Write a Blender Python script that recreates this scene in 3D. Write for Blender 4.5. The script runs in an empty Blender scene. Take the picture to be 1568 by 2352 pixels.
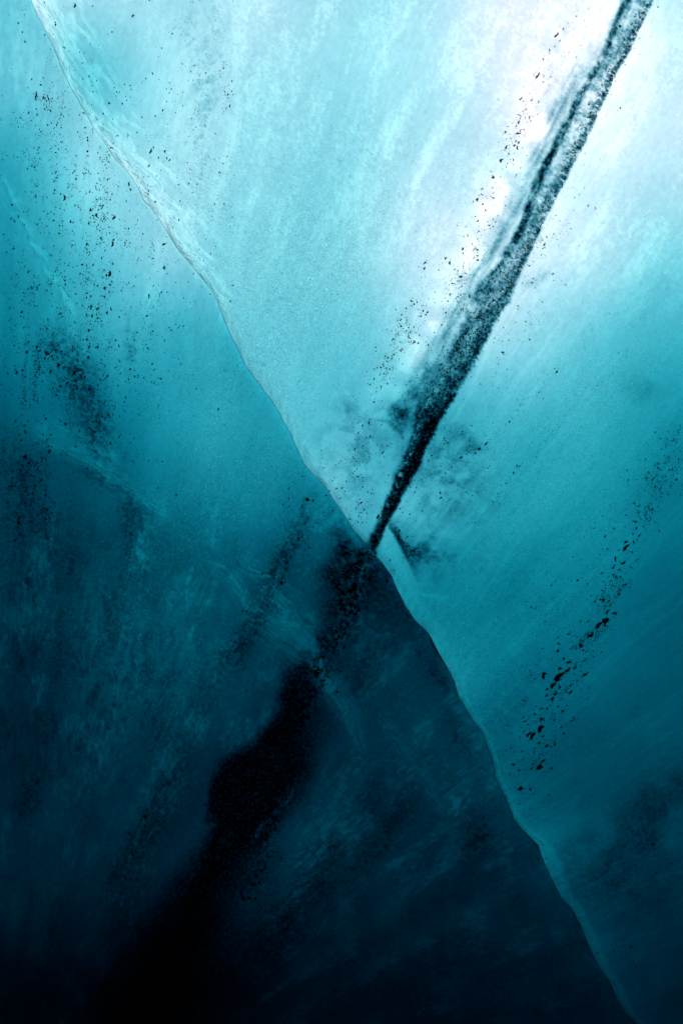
import bpy, math, random
import numpy as np

random.seed(7)
rng = np.random.default_rng(11)
scene = bpy.context.scene
COL = scene.collection

# ------------------------------------------------------------------ frame of the ice wall
# wall coordinates: x to the right, y downwards (units of S metres), h = metres out of the wall into the cave
S = 3.0 / 2352.0
C30, S30 = math.cos(math.radians(30)), 0.5
O = np.array([0.0, 0.0, 3.6])
EX = np.array([1.0, 0.0, 0.0])
EU = np.array([0.0, -S30, C30])
EN = np.array([0.0, -C30, -S30])

def W(x, y, h):
    x = np.asarray(x, float); y = np.asarray(y, float); h = np.asarray(h, float)
    X = (x - 784.0) * S; U = (1176.0 - y) * S
    return O + X[..., None] * EX + U[..., None] * EU + h[..., None] * EN

# ------------------------------------------------------------------ noise
_tab = rng.random((256, 256))
def vnoise(x, y, seed=0):
    x = x + seed * 17.31; y = y + seed * 9.77
    xi = np.floor(x).astype(np.int64); yi = np.floor(y).astype(np.int64)
    fx = x - xi; fy = y - yi
    fx = fx * fx * fx * (fx * (fx * 6 - 15) + 10); fy = fy * fy * fy * (fy * (fy * 6 - 15) + 10)
    a = _tab[xi & 255, yi & 255]; b = _tab[(xi + 1) & 255, yi & 255]
    c = _tab[xi & 255, (yi + 1) & 255]; d = _tab[(xi + 1) & 255, (yi + 1) & 255]
    return (a * (1 - fx) + b * fx) * (1 - fy) + (c * (1 - fx) + d * fx) * fy

def fbm(x, y, octv=4, seed=0, gain=0.5):
    s = 0; amp = 1.0; tot = 0
    for i in range(octv):
        s = s + amp * vnoise(x * 2.03 ** i, y * 2.03 ** i, seed + i * 3); tot += amp; amp *= gain
    return s / tot          # 0..1, mean .5

def sm(a, b, x):
    t = np.clip((x - a) / (b - a), 0, 1); return t * t * (3 - 2 * t)

def gauss(x, y, cx, cy, r, ry=None, ang=0.0):
    ry = ry or r; ca, sa = math.cos(ang), math.sin(ang)
    dx = x - cx; dy = y - cy
    p = (dx * ca + dy * sa) / r; q = (-dx * sa + dy * ca) / ry
    return np.exp(-(p * p + q * q))

def flow(x, y):             # ice layers fan out from a point far below left
    dx = x + 103.0; dy = 2821.0 - y
    return np.arctan2(dx, np.maximum(dy, 50)) * 2000.0, np.hypot(dx, dy)

# ------------------------------------------------------------------ outlines
RIDGE = np.array([(-60, -300), (20, -100), (72, 0), (84, 30), (100, 60), (116, 92), (132, 130), (150, 175), (164, 205), (190, 247), (216, 292), (240, 327),
 (262, 362), (300, 402), (318, 430), (330, 462), (345, 475), (372, 512), (410, 575), (440, 610), (470, 645), (500, 690), (508, 716), (520, 750), (535, 780),
 (548, 805), (560, 832), (600, 889), (622, 918), (650, 964), (668, 1000), (684, 1034), (700, 1069), (722, 1093), (745, 1114), (784, 1174), (812, 1216), (844, 1254),
 (862, 1276), (880, 1296), (899, 1324), (910, 1350), (929, 1389), (952, 1424), (984, 1454), (996, 1478), (1009, 1504), (1030, 1540), (1044, 1568), (1050, 1598), (1076, 1640),
 (1104, 1683), (1120, 1722), (1129, 1753), (1136, 1788), (1158, 1830), (1179, 1883), (1205, 1912), (1234, 1940), (1246, 1976), (1264, 2018), (1289, 2063), (1310, 2085),
 (1329, 2123), (1350, 2170), (1374, 2223), (1400, 2258), (1419, 2303), (1436, 2328), (1459, 2352), (1560, 2600), (1800, 3100), (2300, 4500)], float)
RIDGE = RIDGE[np.argsort(RIDGE[:, 1])]
def ridge(y):
    y = np.asarray(y, float)
    b = np.interp(y, RIDGE[:, 1], RIDGE[:, 0])
    return b + 3.0 * (fbm(y / 34.0, y * 0 + 3.3, 3, 5) - 0.5) + 1.6 * (fbm(y / 7.0, y * 0 + 1.3, 2, 15) - 0.5)

def bevel_w(y):
    return np.interp(y, [-200, 0, 200, 400, 700, 800, 1000, 1120, 1250, 1400, 1520, 1700, 1880, 1980, 2100, 2352], [60, 55, 40, 36, 22, 30, 34, 24, 20, 44, 24, 12, 14, 34, 22, 18])

CREASE = np.array([(-500, 330), (-60, 960), (60, 985), (150, 1035), (240, 1085), (370, 1178), (530, 1350), (650, 1440), (720, 1540), (800, 1670), (1000, 1850), (1080, 2000), (1150, 2300), (1400, 3200)], float)
def crease_x(y): return np.interp(y, CREASE[:, 1], CREASE[:, 0])

def h_right(x, y):
    off = x - ridge(y); w = bevel_w(y)
    a, r = flow(x, y)
    t = np.clip(off / w, 0, 1)
    h = 0.016 * (1 - (1 - t) ** 1.7)
    h = h - 0.10 * np.maximum(off - w, 0) * S
    h = h + sm(0, 120, off) * (0.030 * (fbm(x / 420, y / 420, 3, 1) - .5) + 0.012 * (fbm(a / 60, r / 380, 3, 2) - .5) + 0.0035 * (fbm(x / 22, y / 22, 3, 3) - .5))
    # scalloped facet beside the ridge
    f = gauss(x, y, 985, 1420, 75, 26, 0.15)
    h = h + 0.012 * f
    chip = sm(0, 8, off) * (1 - sm(w * .8, w * 1.9, off))
    h = h + chip * 0.010 * (fbm(a / 14 + off / 30, (r + off) / 90, 3, 8) - .5)
    return h

def h_left(x, y):
    off = ridge(y) - x
    a, r = flow(x, y)
    h = -0.022 * (1 - np.exp(-off / 60.0)) - 0.12 * np.maximum(off, 0) * S
    cx = x - crease_x(y)
    h = h + 0.012 * np.exp(-np.sqrt(cx * cx + 150) / 60.0) * sm(900, 1000, y)
    h = h + sm(0, 120, off) * (0.035 * (fbm(x / 380, y / 380, 3, 21) - .5) + 0.014 * (fbm(a / 55, r / 350, 3, 22) - .5) + 0.004 * (fbm(x / 20, y / 20, 3, 23) - .5))
    return h

# ------------------------------------------------------------------ how bright the light that comes through is -> how thick the ice is
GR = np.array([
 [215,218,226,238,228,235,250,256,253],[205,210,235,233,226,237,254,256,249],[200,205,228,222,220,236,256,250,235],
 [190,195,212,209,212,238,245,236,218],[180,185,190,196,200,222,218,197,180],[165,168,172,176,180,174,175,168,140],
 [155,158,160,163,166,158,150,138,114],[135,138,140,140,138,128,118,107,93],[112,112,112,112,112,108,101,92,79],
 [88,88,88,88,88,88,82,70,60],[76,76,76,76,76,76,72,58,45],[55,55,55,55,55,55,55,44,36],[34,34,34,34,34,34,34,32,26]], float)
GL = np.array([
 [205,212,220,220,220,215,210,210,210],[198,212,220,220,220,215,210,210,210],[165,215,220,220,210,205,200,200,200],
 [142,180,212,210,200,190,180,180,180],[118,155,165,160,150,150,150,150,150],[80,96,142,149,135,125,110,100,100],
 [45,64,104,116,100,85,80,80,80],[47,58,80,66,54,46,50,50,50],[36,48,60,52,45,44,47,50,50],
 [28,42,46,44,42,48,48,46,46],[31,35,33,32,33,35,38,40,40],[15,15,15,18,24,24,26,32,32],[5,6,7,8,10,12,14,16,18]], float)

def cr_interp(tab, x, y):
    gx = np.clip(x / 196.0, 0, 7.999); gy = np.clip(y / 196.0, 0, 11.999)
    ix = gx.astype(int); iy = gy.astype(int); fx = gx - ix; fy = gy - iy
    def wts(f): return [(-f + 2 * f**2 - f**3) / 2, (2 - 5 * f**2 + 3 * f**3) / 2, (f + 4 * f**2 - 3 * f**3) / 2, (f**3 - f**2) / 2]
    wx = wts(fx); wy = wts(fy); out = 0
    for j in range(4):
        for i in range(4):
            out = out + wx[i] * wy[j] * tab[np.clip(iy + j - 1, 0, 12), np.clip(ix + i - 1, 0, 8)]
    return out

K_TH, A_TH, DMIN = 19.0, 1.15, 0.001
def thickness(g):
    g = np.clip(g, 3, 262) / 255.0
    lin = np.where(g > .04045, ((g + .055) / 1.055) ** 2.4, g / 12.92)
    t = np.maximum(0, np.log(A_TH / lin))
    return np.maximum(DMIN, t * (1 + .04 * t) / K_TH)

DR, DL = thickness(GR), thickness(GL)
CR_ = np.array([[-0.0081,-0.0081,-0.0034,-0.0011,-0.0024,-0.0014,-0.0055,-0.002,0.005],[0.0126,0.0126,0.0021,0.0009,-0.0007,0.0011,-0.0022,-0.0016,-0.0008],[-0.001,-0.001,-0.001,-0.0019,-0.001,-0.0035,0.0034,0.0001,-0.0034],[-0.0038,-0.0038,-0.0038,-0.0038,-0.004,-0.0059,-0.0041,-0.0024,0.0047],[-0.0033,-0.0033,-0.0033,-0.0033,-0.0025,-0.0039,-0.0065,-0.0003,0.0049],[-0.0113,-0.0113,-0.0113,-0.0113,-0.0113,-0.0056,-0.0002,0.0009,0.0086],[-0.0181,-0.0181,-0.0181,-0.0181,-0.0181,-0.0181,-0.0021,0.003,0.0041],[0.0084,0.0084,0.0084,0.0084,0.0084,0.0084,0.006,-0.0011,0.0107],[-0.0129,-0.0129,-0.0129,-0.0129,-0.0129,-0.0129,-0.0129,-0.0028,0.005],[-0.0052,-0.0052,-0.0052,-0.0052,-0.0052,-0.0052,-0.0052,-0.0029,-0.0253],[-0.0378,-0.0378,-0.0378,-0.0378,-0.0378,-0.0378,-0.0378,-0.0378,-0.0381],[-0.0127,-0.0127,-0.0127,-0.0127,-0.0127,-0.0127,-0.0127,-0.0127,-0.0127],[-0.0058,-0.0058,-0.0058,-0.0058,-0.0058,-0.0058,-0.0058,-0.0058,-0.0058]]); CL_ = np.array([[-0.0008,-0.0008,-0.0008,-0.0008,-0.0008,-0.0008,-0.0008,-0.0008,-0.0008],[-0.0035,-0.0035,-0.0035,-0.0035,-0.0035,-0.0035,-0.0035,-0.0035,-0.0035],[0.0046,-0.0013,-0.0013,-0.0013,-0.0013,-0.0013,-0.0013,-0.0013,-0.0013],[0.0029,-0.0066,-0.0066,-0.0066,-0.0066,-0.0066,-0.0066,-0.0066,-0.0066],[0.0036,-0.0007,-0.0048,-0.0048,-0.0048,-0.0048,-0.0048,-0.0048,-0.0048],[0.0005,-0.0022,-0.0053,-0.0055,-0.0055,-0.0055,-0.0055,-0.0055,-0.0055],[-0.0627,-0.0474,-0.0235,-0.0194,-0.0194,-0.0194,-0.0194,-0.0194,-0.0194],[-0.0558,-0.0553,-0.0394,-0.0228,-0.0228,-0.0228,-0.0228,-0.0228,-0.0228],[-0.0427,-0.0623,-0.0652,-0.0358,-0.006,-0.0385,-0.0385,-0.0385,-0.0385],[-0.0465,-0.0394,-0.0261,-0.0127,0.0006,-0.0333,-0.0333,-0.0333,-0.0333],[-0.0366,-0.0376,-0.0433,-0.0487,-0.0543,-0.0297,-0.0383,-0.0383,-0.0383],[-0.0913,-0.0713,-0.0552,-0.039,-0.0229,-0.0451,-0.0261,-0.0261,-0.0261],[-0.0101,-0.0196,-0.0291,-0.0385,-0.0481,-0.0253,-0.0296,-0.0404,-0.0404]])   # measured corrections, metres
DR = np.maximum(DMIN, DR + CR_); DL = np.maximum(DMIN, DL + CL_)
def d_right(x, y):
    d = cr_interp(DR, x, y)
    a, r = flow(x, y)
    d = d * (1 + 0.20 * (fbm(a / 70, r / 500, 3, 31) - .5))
    # bright windows left of the black band
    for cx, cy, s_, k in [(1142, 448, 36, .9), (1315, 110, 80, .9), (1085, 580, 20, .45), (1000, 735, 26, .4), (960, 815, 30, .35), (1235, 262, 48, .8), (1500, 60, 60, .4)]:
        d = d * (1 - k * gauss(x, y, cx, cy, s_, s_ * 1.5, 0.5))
    # band catching light right of the ridge, put in as thinner ice
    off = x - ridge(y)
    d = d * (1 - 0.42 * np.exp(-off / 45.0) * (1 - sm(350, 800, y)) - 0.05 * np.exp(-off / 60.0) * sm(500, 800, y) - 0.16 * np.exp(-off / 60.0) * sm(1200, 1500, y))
    return np.clip(d, DMIN, 1)
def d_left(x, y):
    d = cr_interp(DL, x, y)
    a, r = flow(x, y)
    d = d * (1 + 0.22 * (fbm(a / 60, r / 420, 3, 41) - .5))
    # shade of the face turning away below the old crease, put in as thickness
    cx = crease_x(y) - x
    d = d * (1 + 0.10 * sm(0, 60, cx) * sm(950, 1050, y) * (1 - sm(1300, 1500, y)))
    for cx_, cy_, ra, rb, an, k in [(650, 1440, 95, 50, .85, .16), (160, 1020, 120, 34, .5, .12), (765, 1600, 80, 26, 1.05, .16), (900, 1600, 60, 200, .5, .10), (760, 1920, 60, 220, .5, .10)]:
        d = d * (1 - k * gauss(x, y, cx_, cy_, ra, rb, an))
    return np.clip(d, DMIN, 1)

# ------------------------------------------------------------------ silt (dark dirt locked in the ice, painted shade) and frost (white crushed ice, painted light)
BR = np.array([(1504, 0), (1470, 72), (1429, 145), (1364, 290), (1309, 395), (1264, 480), (1209, 600), (1172, 680), (1129, 750), (1084, 839), (1024, 934), (984, 1014), (954, 1084), (914, 1154), (884, 1212), (862, 1262)], float)
BL = np.array([(1439, 0), (1404, 85), (1339, 195), (1284, 310), (1249, 370), (1209, 490), (1164, 580), (1094, 665), (1040, 750), (999, 829), (944, 939), (924, 1034), (899, 1094), (869, 1179), (852, 1220), (838, 1252)], float)
BO = np.array([(1420, 0), (1379, 70), (1284, 240), (1234, 350), (1174, 480), (1109, 600), (1034, 725), (985, 829), (930, 939), (910, 1034), (892, 1094), (866, 1179), (838, 1252)], float)
def bx(tab, y):
    top = (tab[1, 0] - tab[0, 0]) / (tab[1, 1] - tab[0, 1])
    return np.where(y < 0, tab[0, 0] + y * top, np.interp(y, tab[:, 1], tab[:, 0]))

def silt_shade_right(x, y):
    a, r = flow(x, y)
    wob = 8 * (fbm(x / 30, y / 30, 3, 50) - .5)
    xr, xl, xo = bx(BR, y), bx(BL, y), bx(BO, y)
    w = np.maximum(xr - xl, 10)
    n1 = fbm(a / 9, r / 34, 4, 51); n2 = fbm(x / 14, y / 14, 4, 52); n3 = fbm(a / 5, r / 60, 3, 53); n4 = fbm(x / 5, y / 5, 3, 54)
    p = (x + wob - xl) / w                       # 0 left edge .. 1 right edge of the black band
    merge = sm(480, 860, y)                      # strands grow together downwards
    sl_ = y * 1.15                                # streaks run along the band
    n2 = .62 * fbm(p * 3.0 + 7, sl_ / 85, 4, 151, .55) + .38 * n2
    n1 = .7 * fbm(p * 6.5 + 3, sl_ / 130, 3, 152) + .3 * n1
    left = np.exp(-((p - 0.10) / np.interp(y, [0, 300, 700], [.17, .16, .28])) ** 2) * (0.15 + 1.15 * sm(.3, .62, n2))
    right = sm(1.07, 1.0, p + 0.10 * (n4 - .5)) * sm(0.50, 0.93, p) * (0.10 + 0.85 * sm(.3, .65, n4))
    mid = sm(-.02, .10, p) * sm(1.06, .97, p) * (0.06 + 0.62 * sm(.38, .7, n2 * .5 + n4 * .3 + n1 * .2))
    full = sm(-0.02, 0.48, p + .3 * (n2 - .5)) * sm(1.12, 0.98, p + .16 * (n4 - .5)) * (0.30 + 0.42 * sm(.3, .65, n2) + .30 * sm(.35, .65, n1) + .25 * sm(850, 1000, y))
    s = np.maximum(np.maximum(left, right), mid) * (1 - merge) + full * merge
    # soft grey outer strand on the left
    q = (x - xo) / 26.0
    outer = np.exp(-(q - .2) ** 2 * 1.5) * (0.05 + 0.95 * sm(.3, .7, n3 * .5 + n1 * .5)) * 0.42 * sm(20, 160, y) * (1 - sm(860, 1000, y))
    haze = np.exp(-((x - (xo + xl) / 2) / 34.0) ** 2) * 0.10 * n2 * sm(0, 200, y)
    s = np.maximum(s, outer) + haze * (1 - s)
    inb = (y < 1275)
    s = s * inb
    # cloudy dark mottles round the lower part of the band
    wx = x + 46 * (fbm(x / 55, y / 55, 3, 57) - .5); wy = y + 46 * (fbm(x / 55, y / 55, 3, 58) - .5)
    rd = 1 - np.abs(2 * fbm(wx / 34 + wy / 60, wy / 30 - wx / 60, 4, 59) - 1) * 1.6      # billowy veils
    bl = sm(.36, .68, fbm(wx / 30, wy / 30, 4, 60))
    m = gauss(x, y, 1020, 1080, 100, 170, -.35) * (.10 + .22 * bl + .10 * sm(.5, 1, rd))
    m = np.maximum(m, gauss(x, y, 1075, 1020, 46, 30, .6) * (.18 + .28 * bl))
    m = np.maximum(m, gauss(x, y, 1040, 1150, 50, 70, .2) * (.12 + .24 * bl))
    m = np.maximum(m, gauss(x, y, 820, 1040, 90, 120, .3) * (.05 + .22 * bl))
    m = np.maximum(m, gauss(x, y, 790, 940, 34, 22, .3) * (.1 + .25 * bl))
    for cx, cy, ra, rb, ang, k in [(925, 950, 40, 26, 2.0, .65), (905, 985, 30, 13, .5, .4), (950, 900, 54, 26, 2.1, .6), (985, 850, 54, 24, 2.1, .4), (925, 1250, 70, 20, 1.1, .80), (950, 1258, 66, 36, 1.0, .74), (1000, 1240, 70, 32, .8, .34), (960, 1060, 60, 16, 2.1, .35)]:
        m = np.maximum(m, gauss(wx, wy, cx, cy, ra, rb, ang) * k * (.5 + .8 * bl))
    # the straight clean cut of the dark wedge towards the ridge
    cut = (x - 889) - (y - 1200) * 0.52 + 5 * (fbm(x / 12, y / 12, 2, 45) - .5)
    m = m * np.where((y > 1180) & (y < 1400) & (x < 1010), sm(-6, 4, cut), 1)
    s = s + m * (1 - s)
    # broad dirty bands far right
    for cx, cy, ra, rb, ang, k in [(1180, 1620, 120, 36, -.95, .26), (1400, 1990, 150, 40, -.75, .5), (1520, 1850, 110, 30, -.8, .55), (1250, 630, 34, 9, -.1, .30), (1530, 1120, 90, 34, -.9, .22),
                                   (1490, 895, 40, 22, 0, .22), (1300, 1960, 90, 36, -.9, .25), (1480, 2060, 120, 50, -.9, .3)]:
        k2 = gauss(x + 50 * (fbm(x / 50, y / 50, 3, 46) - .5), y + 50 * (fbm(x / 50, y / 50, 3, 47) - .5), cx, cy, ra * 1.1, rb * 1.4, ang) * k * .75 * (.3 + 1.3 * fbm(x / 26, y / 26, 5, 56, .6))
        s = s + k2 * (1 - s)
    s = s + (.04 + .26 * fbm(x / 80, y / 80, 4, 48)) * sm(1300, 1900, y) * (1 - s)  # part of the lower face's dimness, painted as silt
    # dirty haze trails
    tr = gauss(x, y, 480, 210, 200, 26, 1.63) * .25 + gauss(x, y, 440, 60, 300, 22, 1.5) * .2 + gauss(x, y, 395, 330, 120, 50, 1.4) * .12
    s = s + np.clip(tr, 0, 1) * sm(.42, .75, n1 * .6 + n4 * .4) * (1 - s)
    return np.clip(s, 0, 1)

BLK = np.array([  # y, left, right, soft-left, soft-right
 (1190, 774, 800, 34, 26), (1250, 764, 846, 26, 22), (1310, 750, 880, 34, 60), (1380, 748, 870, 40, 110), (1440, 748, 825, 50, 100), (1500, 690, 775, 40, 80), (1560, 655, 740, 22, 60), (1640, 642, 720, 20, 60), (1690, 600, 706, 26, 60), (1740, 545, 700, 30, 60),
 (1790, 485, 694, 34, 64), (1840, 455, 680, 18, 60), (1880, 460, 655, 18, 60),(1920, 478, 618, 28, 60), (1980, 440, 580, 50, 70), (2060, 385, 540, 66, 80), (2140, 330, 510, 80, 90), (2220, 280, 500, 90, 110), (2352, 200, 500, 110, 150), (2700, 0, 450, 120, 160)], float)
def silt_shade_left(x, y):
    a, r = flow(x, y)
    n1 = fbm(a / 10, r / 45, 4, 61); n2 = fbm(x / 22, y / 22, 4, 62); n4 = fbm(x / 6, y / 6, 3, 64)
    f = [np.interp(y, BLK[:, 0], BLK[:, k]) for k in range(1, 5)]
    wx = x + 46 * (fbm(x / 60, y / 60, 4, 69) - .5)
    core = sm(-1, 1, (wx - f[0]) / f[2]) * sm(-1, 1, (f[1] - wx) / f[3]) * sm(1165, 1260, y)
    lo_ = sm(1500, 1620, y); s = core * ((0.40 + 0.50 * sm(.28, .62, n2 * .6 + n4 * .4)) * (1 - lo_) + (.93 + .07 * n2) * lo_)
    s = s + (.16 + .30 * fbm(x / 90, y / 130, 4, 68)) * sm(950, 1350, y) * (1 - s)  # dims the lower left face: darkness of thick ice partly painted as silt
    e_ = ridge(y) - x
    s = np.maximum(s, .8 * np.exp(-(e_ / (3 + 9 * fbm(y / 30, y * 0 + 2, 2, 70))) ** 2) * sm(1270, 1300, y) * (1 - sm(1600, 1640, y)) * sm(.40, .60, fbm(y / 40, y * 0, 2, 71)))  # dark crevice line along the ridge, its shade painted as silt
    # lighter cleared facet against the ridge
    clear = gauss(x, y, 815, 1235, 46, 13, .95)
    s = s * (1 - .75 * clear)
    for cx, cy, ra, rb, ang, k in [(175, 870, 100, 45, 1.25, .62), (215, 1000, 90, 36, 1.2, .6), (120, 800, 70, 30, 1.1, .35), (215, 1095, 50, 22, .6, .5), (290, 1180, 70, 22, 1.5, .5), (30, 1100, 80, 50, 1.3, .3), (290, 790, 60, 14, 1.6, .35), (320, 1260, 100, 22, 1.7, .4),
                                   (655, 1270, 110, 18, 2.0, .62), (600, 1400, 120, 26, 2.05, .55), (540, 1500, 80, 30, 2.0, .45), (480, 1580, 100, 30, 1.9, .3), (370, 1840, 90, 26, 2.0, .7), (310, 1950, 90, 34, 2.1, .6), (260, 2060, 90, 44, 2.0, .5),
                                   (30, 1250, 200, 60, 1.6, .3), (110, 1500, 260, 34, 1.75, .3), (250, 1430, 200, 24, 1.8, .28), (30, 1860, 70, 30, 2.0, .6), (620, 2180, 120, 60, 2.0, .6), (860, 1960, 160, 34, 2.15, .5), (780, 1960, 160, 30, 2.1, .6), (700, 2020, 120, 30, 2.0, .35),
                                   (1080, 1890, 110, 34, 1.0, .32), (1090, 1950, 70, 24, 2.2, .3), (950, 1420, 110, 40, 1.0, .35), (820, 1560, 160, 30, 2.2, .35), (1010, 1560, 60, 14, 1.0, .4), (1060, 1700, 90, 18, 1.1, .35)]:
        k2 = gauss(x + 30 * (n2 - .5), y, cx, cy, ra, rb, ang) * k * (.2 + .9 * n1) * (.45 + 1.0 * sm(.35, .62, n4))
        s = s + np.clip(k2, 0, 1) * (1 - s)
    # streaky dirty ice of the lower left
    st = sm(.38, .68, fbm(a / 15, r / 30, 5, 66, .72)) * .34 * (.3 + .7 * sm(.3, .65, fbm(x / 90, y / 120, 3, 67))) * sm(1120, 1250, y) * (1 - sm(1700, 1900, y)) * sm(560, 300, x)
    s = s + st * (1 - s)
    return np.clip(s, 0, 1)

def wisps(x, y, path, width, seed, along=55.0, across=5.0):
    along *= 1.2; across *= 2.2
    x, y = x + 20 * (fbm(x / 70, y / 70, 3, seed + 40) - .5) + 7 * (fbm(x / 22, y / 22, 2, seed + 41) - .5), y + 30 * (fbm(x / 70, y / 70, 3, seed + 42) - .5)
    """feathery white fracture marks along a polyline (running mostly downwards)"""
    p = np.array(path, float)
    out = 0
    for (x0, y0), (x1, y1) in zip(p[:-1], p[1:]):
        L = math.hypot(x1 - x0, y1 - y0); tx, ty = (x1 - x0) / L, (y1 - y0) / L
        t = (x - x0) * tx + (y - y0) * ty; q = (x - x0) * (-ty) + (y - y0) * tx
        e = sm(-12, 12, t) * sm(L + 12, L - 12, t)
        n = 1.25 - np.abs(2 * fbm((t * 0.9 + q * 0.8) / along, (q + .12 * t) / across, 3, seed) - 1) * 2.4
        out = np.maximum(out, e * np.exp(-(q / width) ** 2) * np.clip(n * 1.1 - .1, 0, 1) ** 1.5)
    return out

def frost_light_right(x, y):
    off = x - ridge(y); w = bevel_w(y)
    a, r = flow(x, y)
    rg = [(ridge(np.array([yy]))[0] + 6, yy) for yy in range(-60, 820, 110)]
    f = wisps(x, y, [(p[0] + 14, p[1]) for p in rg], 26, 71, 60, 5) * .95
    f = np.maximum(f, wisps(x, y, [(p[0] + 60, p[1]) for p in rg[:7]], 44, 72, 90, 7) * .8)
    base = .22 * sm(0, 4, off) * (1 - sm(w * .7, w * 1.4, off))  # bevelled edge catching light, painted as frost
    f = np.maximum(f, base * (1 - .5 * sm(700, 1100, y)) * (.5 + fbm(x / 10, y / 10, 3, 73)))
    low = .46 * sm(0, 3, off) * (1 - sm(w * .8, w * 1.5, off)) * sm(1250, 1400, y) * (.5 + fbm(a / 8, r / 30, 3, 74))  # paler rim light further down the ridge, painted the same way
    f = np.maximum(f, low)
    for pth, wd, k in [([(700, 1010), (742, 1085), (800, 1160)], 18, .4), ([(958, 1365), (1045, 1372)], 7, .9), ([(905, 1310), (940, 1380), (968, 1425), (1000, 1500)], 12, .55), ([(1140, 1790), (1175, 1850)], 14, .3), ([(1236, 1950), (1275, 2010), (1320, 2080)], 14, .45)]:
        f = np.maximum(f, wisps(x, y, pth, wd, 75, 40, 4) * k)
    # streaky white aerated ice at the top; white glow beside the band painted as frost
    top = sm(.38, .78, fbm(a / 34, r / 190, 5, 76, .6) * .6 + fbm(x / 6, y / 8, 4, 77, .7) * .4) * .8 * (1 - sm(500, 900, y)) * sm(30, 120, off) * (.35 + .65 * sm(380, 620, x) + .4 * gauss(x, y, 400, 150, 60, 200))
    xo = bx(BO, y); glow = np.exp(-((x - (xo - 36)) / 62.0) ** 2) * (1 - sm(860, 1010, y)) * sm(.28, .74, fbm(x / 36, y / 36, 4, 78)) * (.9 - .25 * sm(400, 650, y))
    mid_ = np.exp(-((x - (xo + 34)) / 16.0) ** 2) * sm(.40, .62, fbm(a / 9, r / 30, 3, 79)) * .6 * (1 - sm(620, 760, y))
    rgt = np.exp(-np.maximum(x - bx(BR, y), 0) / 130.0) * (x > bx(BR, y)) * (1 - sm(300, 800, y)) * .55
    f = np.maximum(np.maximum(f, top), np.maximum(np.maximum(glow, mid_), rgt))
    hz = gauss(x, y, 1290, 1250, 120, 460, .85) * .42 * sm(.36, .7, fbm(a / 30, r / 150, 4, 80) * .6 + fbm(x / 6, y / 6, 3, 88) * .4) + .30 * sm(.46, .76, fbm(a / 9 + 3 * fbm(x / 120, y / 120, 2, 90), r / 260, 5, 89, .65)) * sm(300, 600, y) * (x > bx(BR, y)) * (1 - .5 * sm(1400, 1900, y))
    p_ = (x - bx(BL, y)) / np.maximum(bx(BR, y) - bx(BL, y), 10)
    f = np.maximum(f, .9 * np.exp(-((p_ - .42 - .25 * (fbm(y / 60, y * 0, 2, 43) - .5)) * np.maximum(bx(BR, y) - bx(BL, y), 10) / 5.0) ** 2) * sm(780, 900, y) * (1 - sm(1150, 1240, y)) * sm(.45, .65, fbm(x / 5, y / 12, 3, 42)))
    f = np.maximum(f, hz)
    f = np.maximum(f, .26 * gauss(x, y, 1450, 1050, 160, 420, .75)); f = np.maximum(f, .42 * gauss(x, y, 400, 230, 90, 190) + .3 * gauss(x, y, 900, 120, 200, 150))  # broad soft bright patches, light painted in as frost
    sx = np.interp(y, [1200, 1245, 1300, 1370, 1450, 1520], [886, 886, 912, 952, 988, 1015]); f = np.maximum(f, .42 * np.exp(-((x - sx) / 17.0) ** 2) * sm(1205, 1260, y) * (1 - sm(1430, 1530, y)) * (.6 + .6 * fbm(x / 20, y / 30, 3, 44)))
    return np.clip(f, 0, 1)

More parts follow.
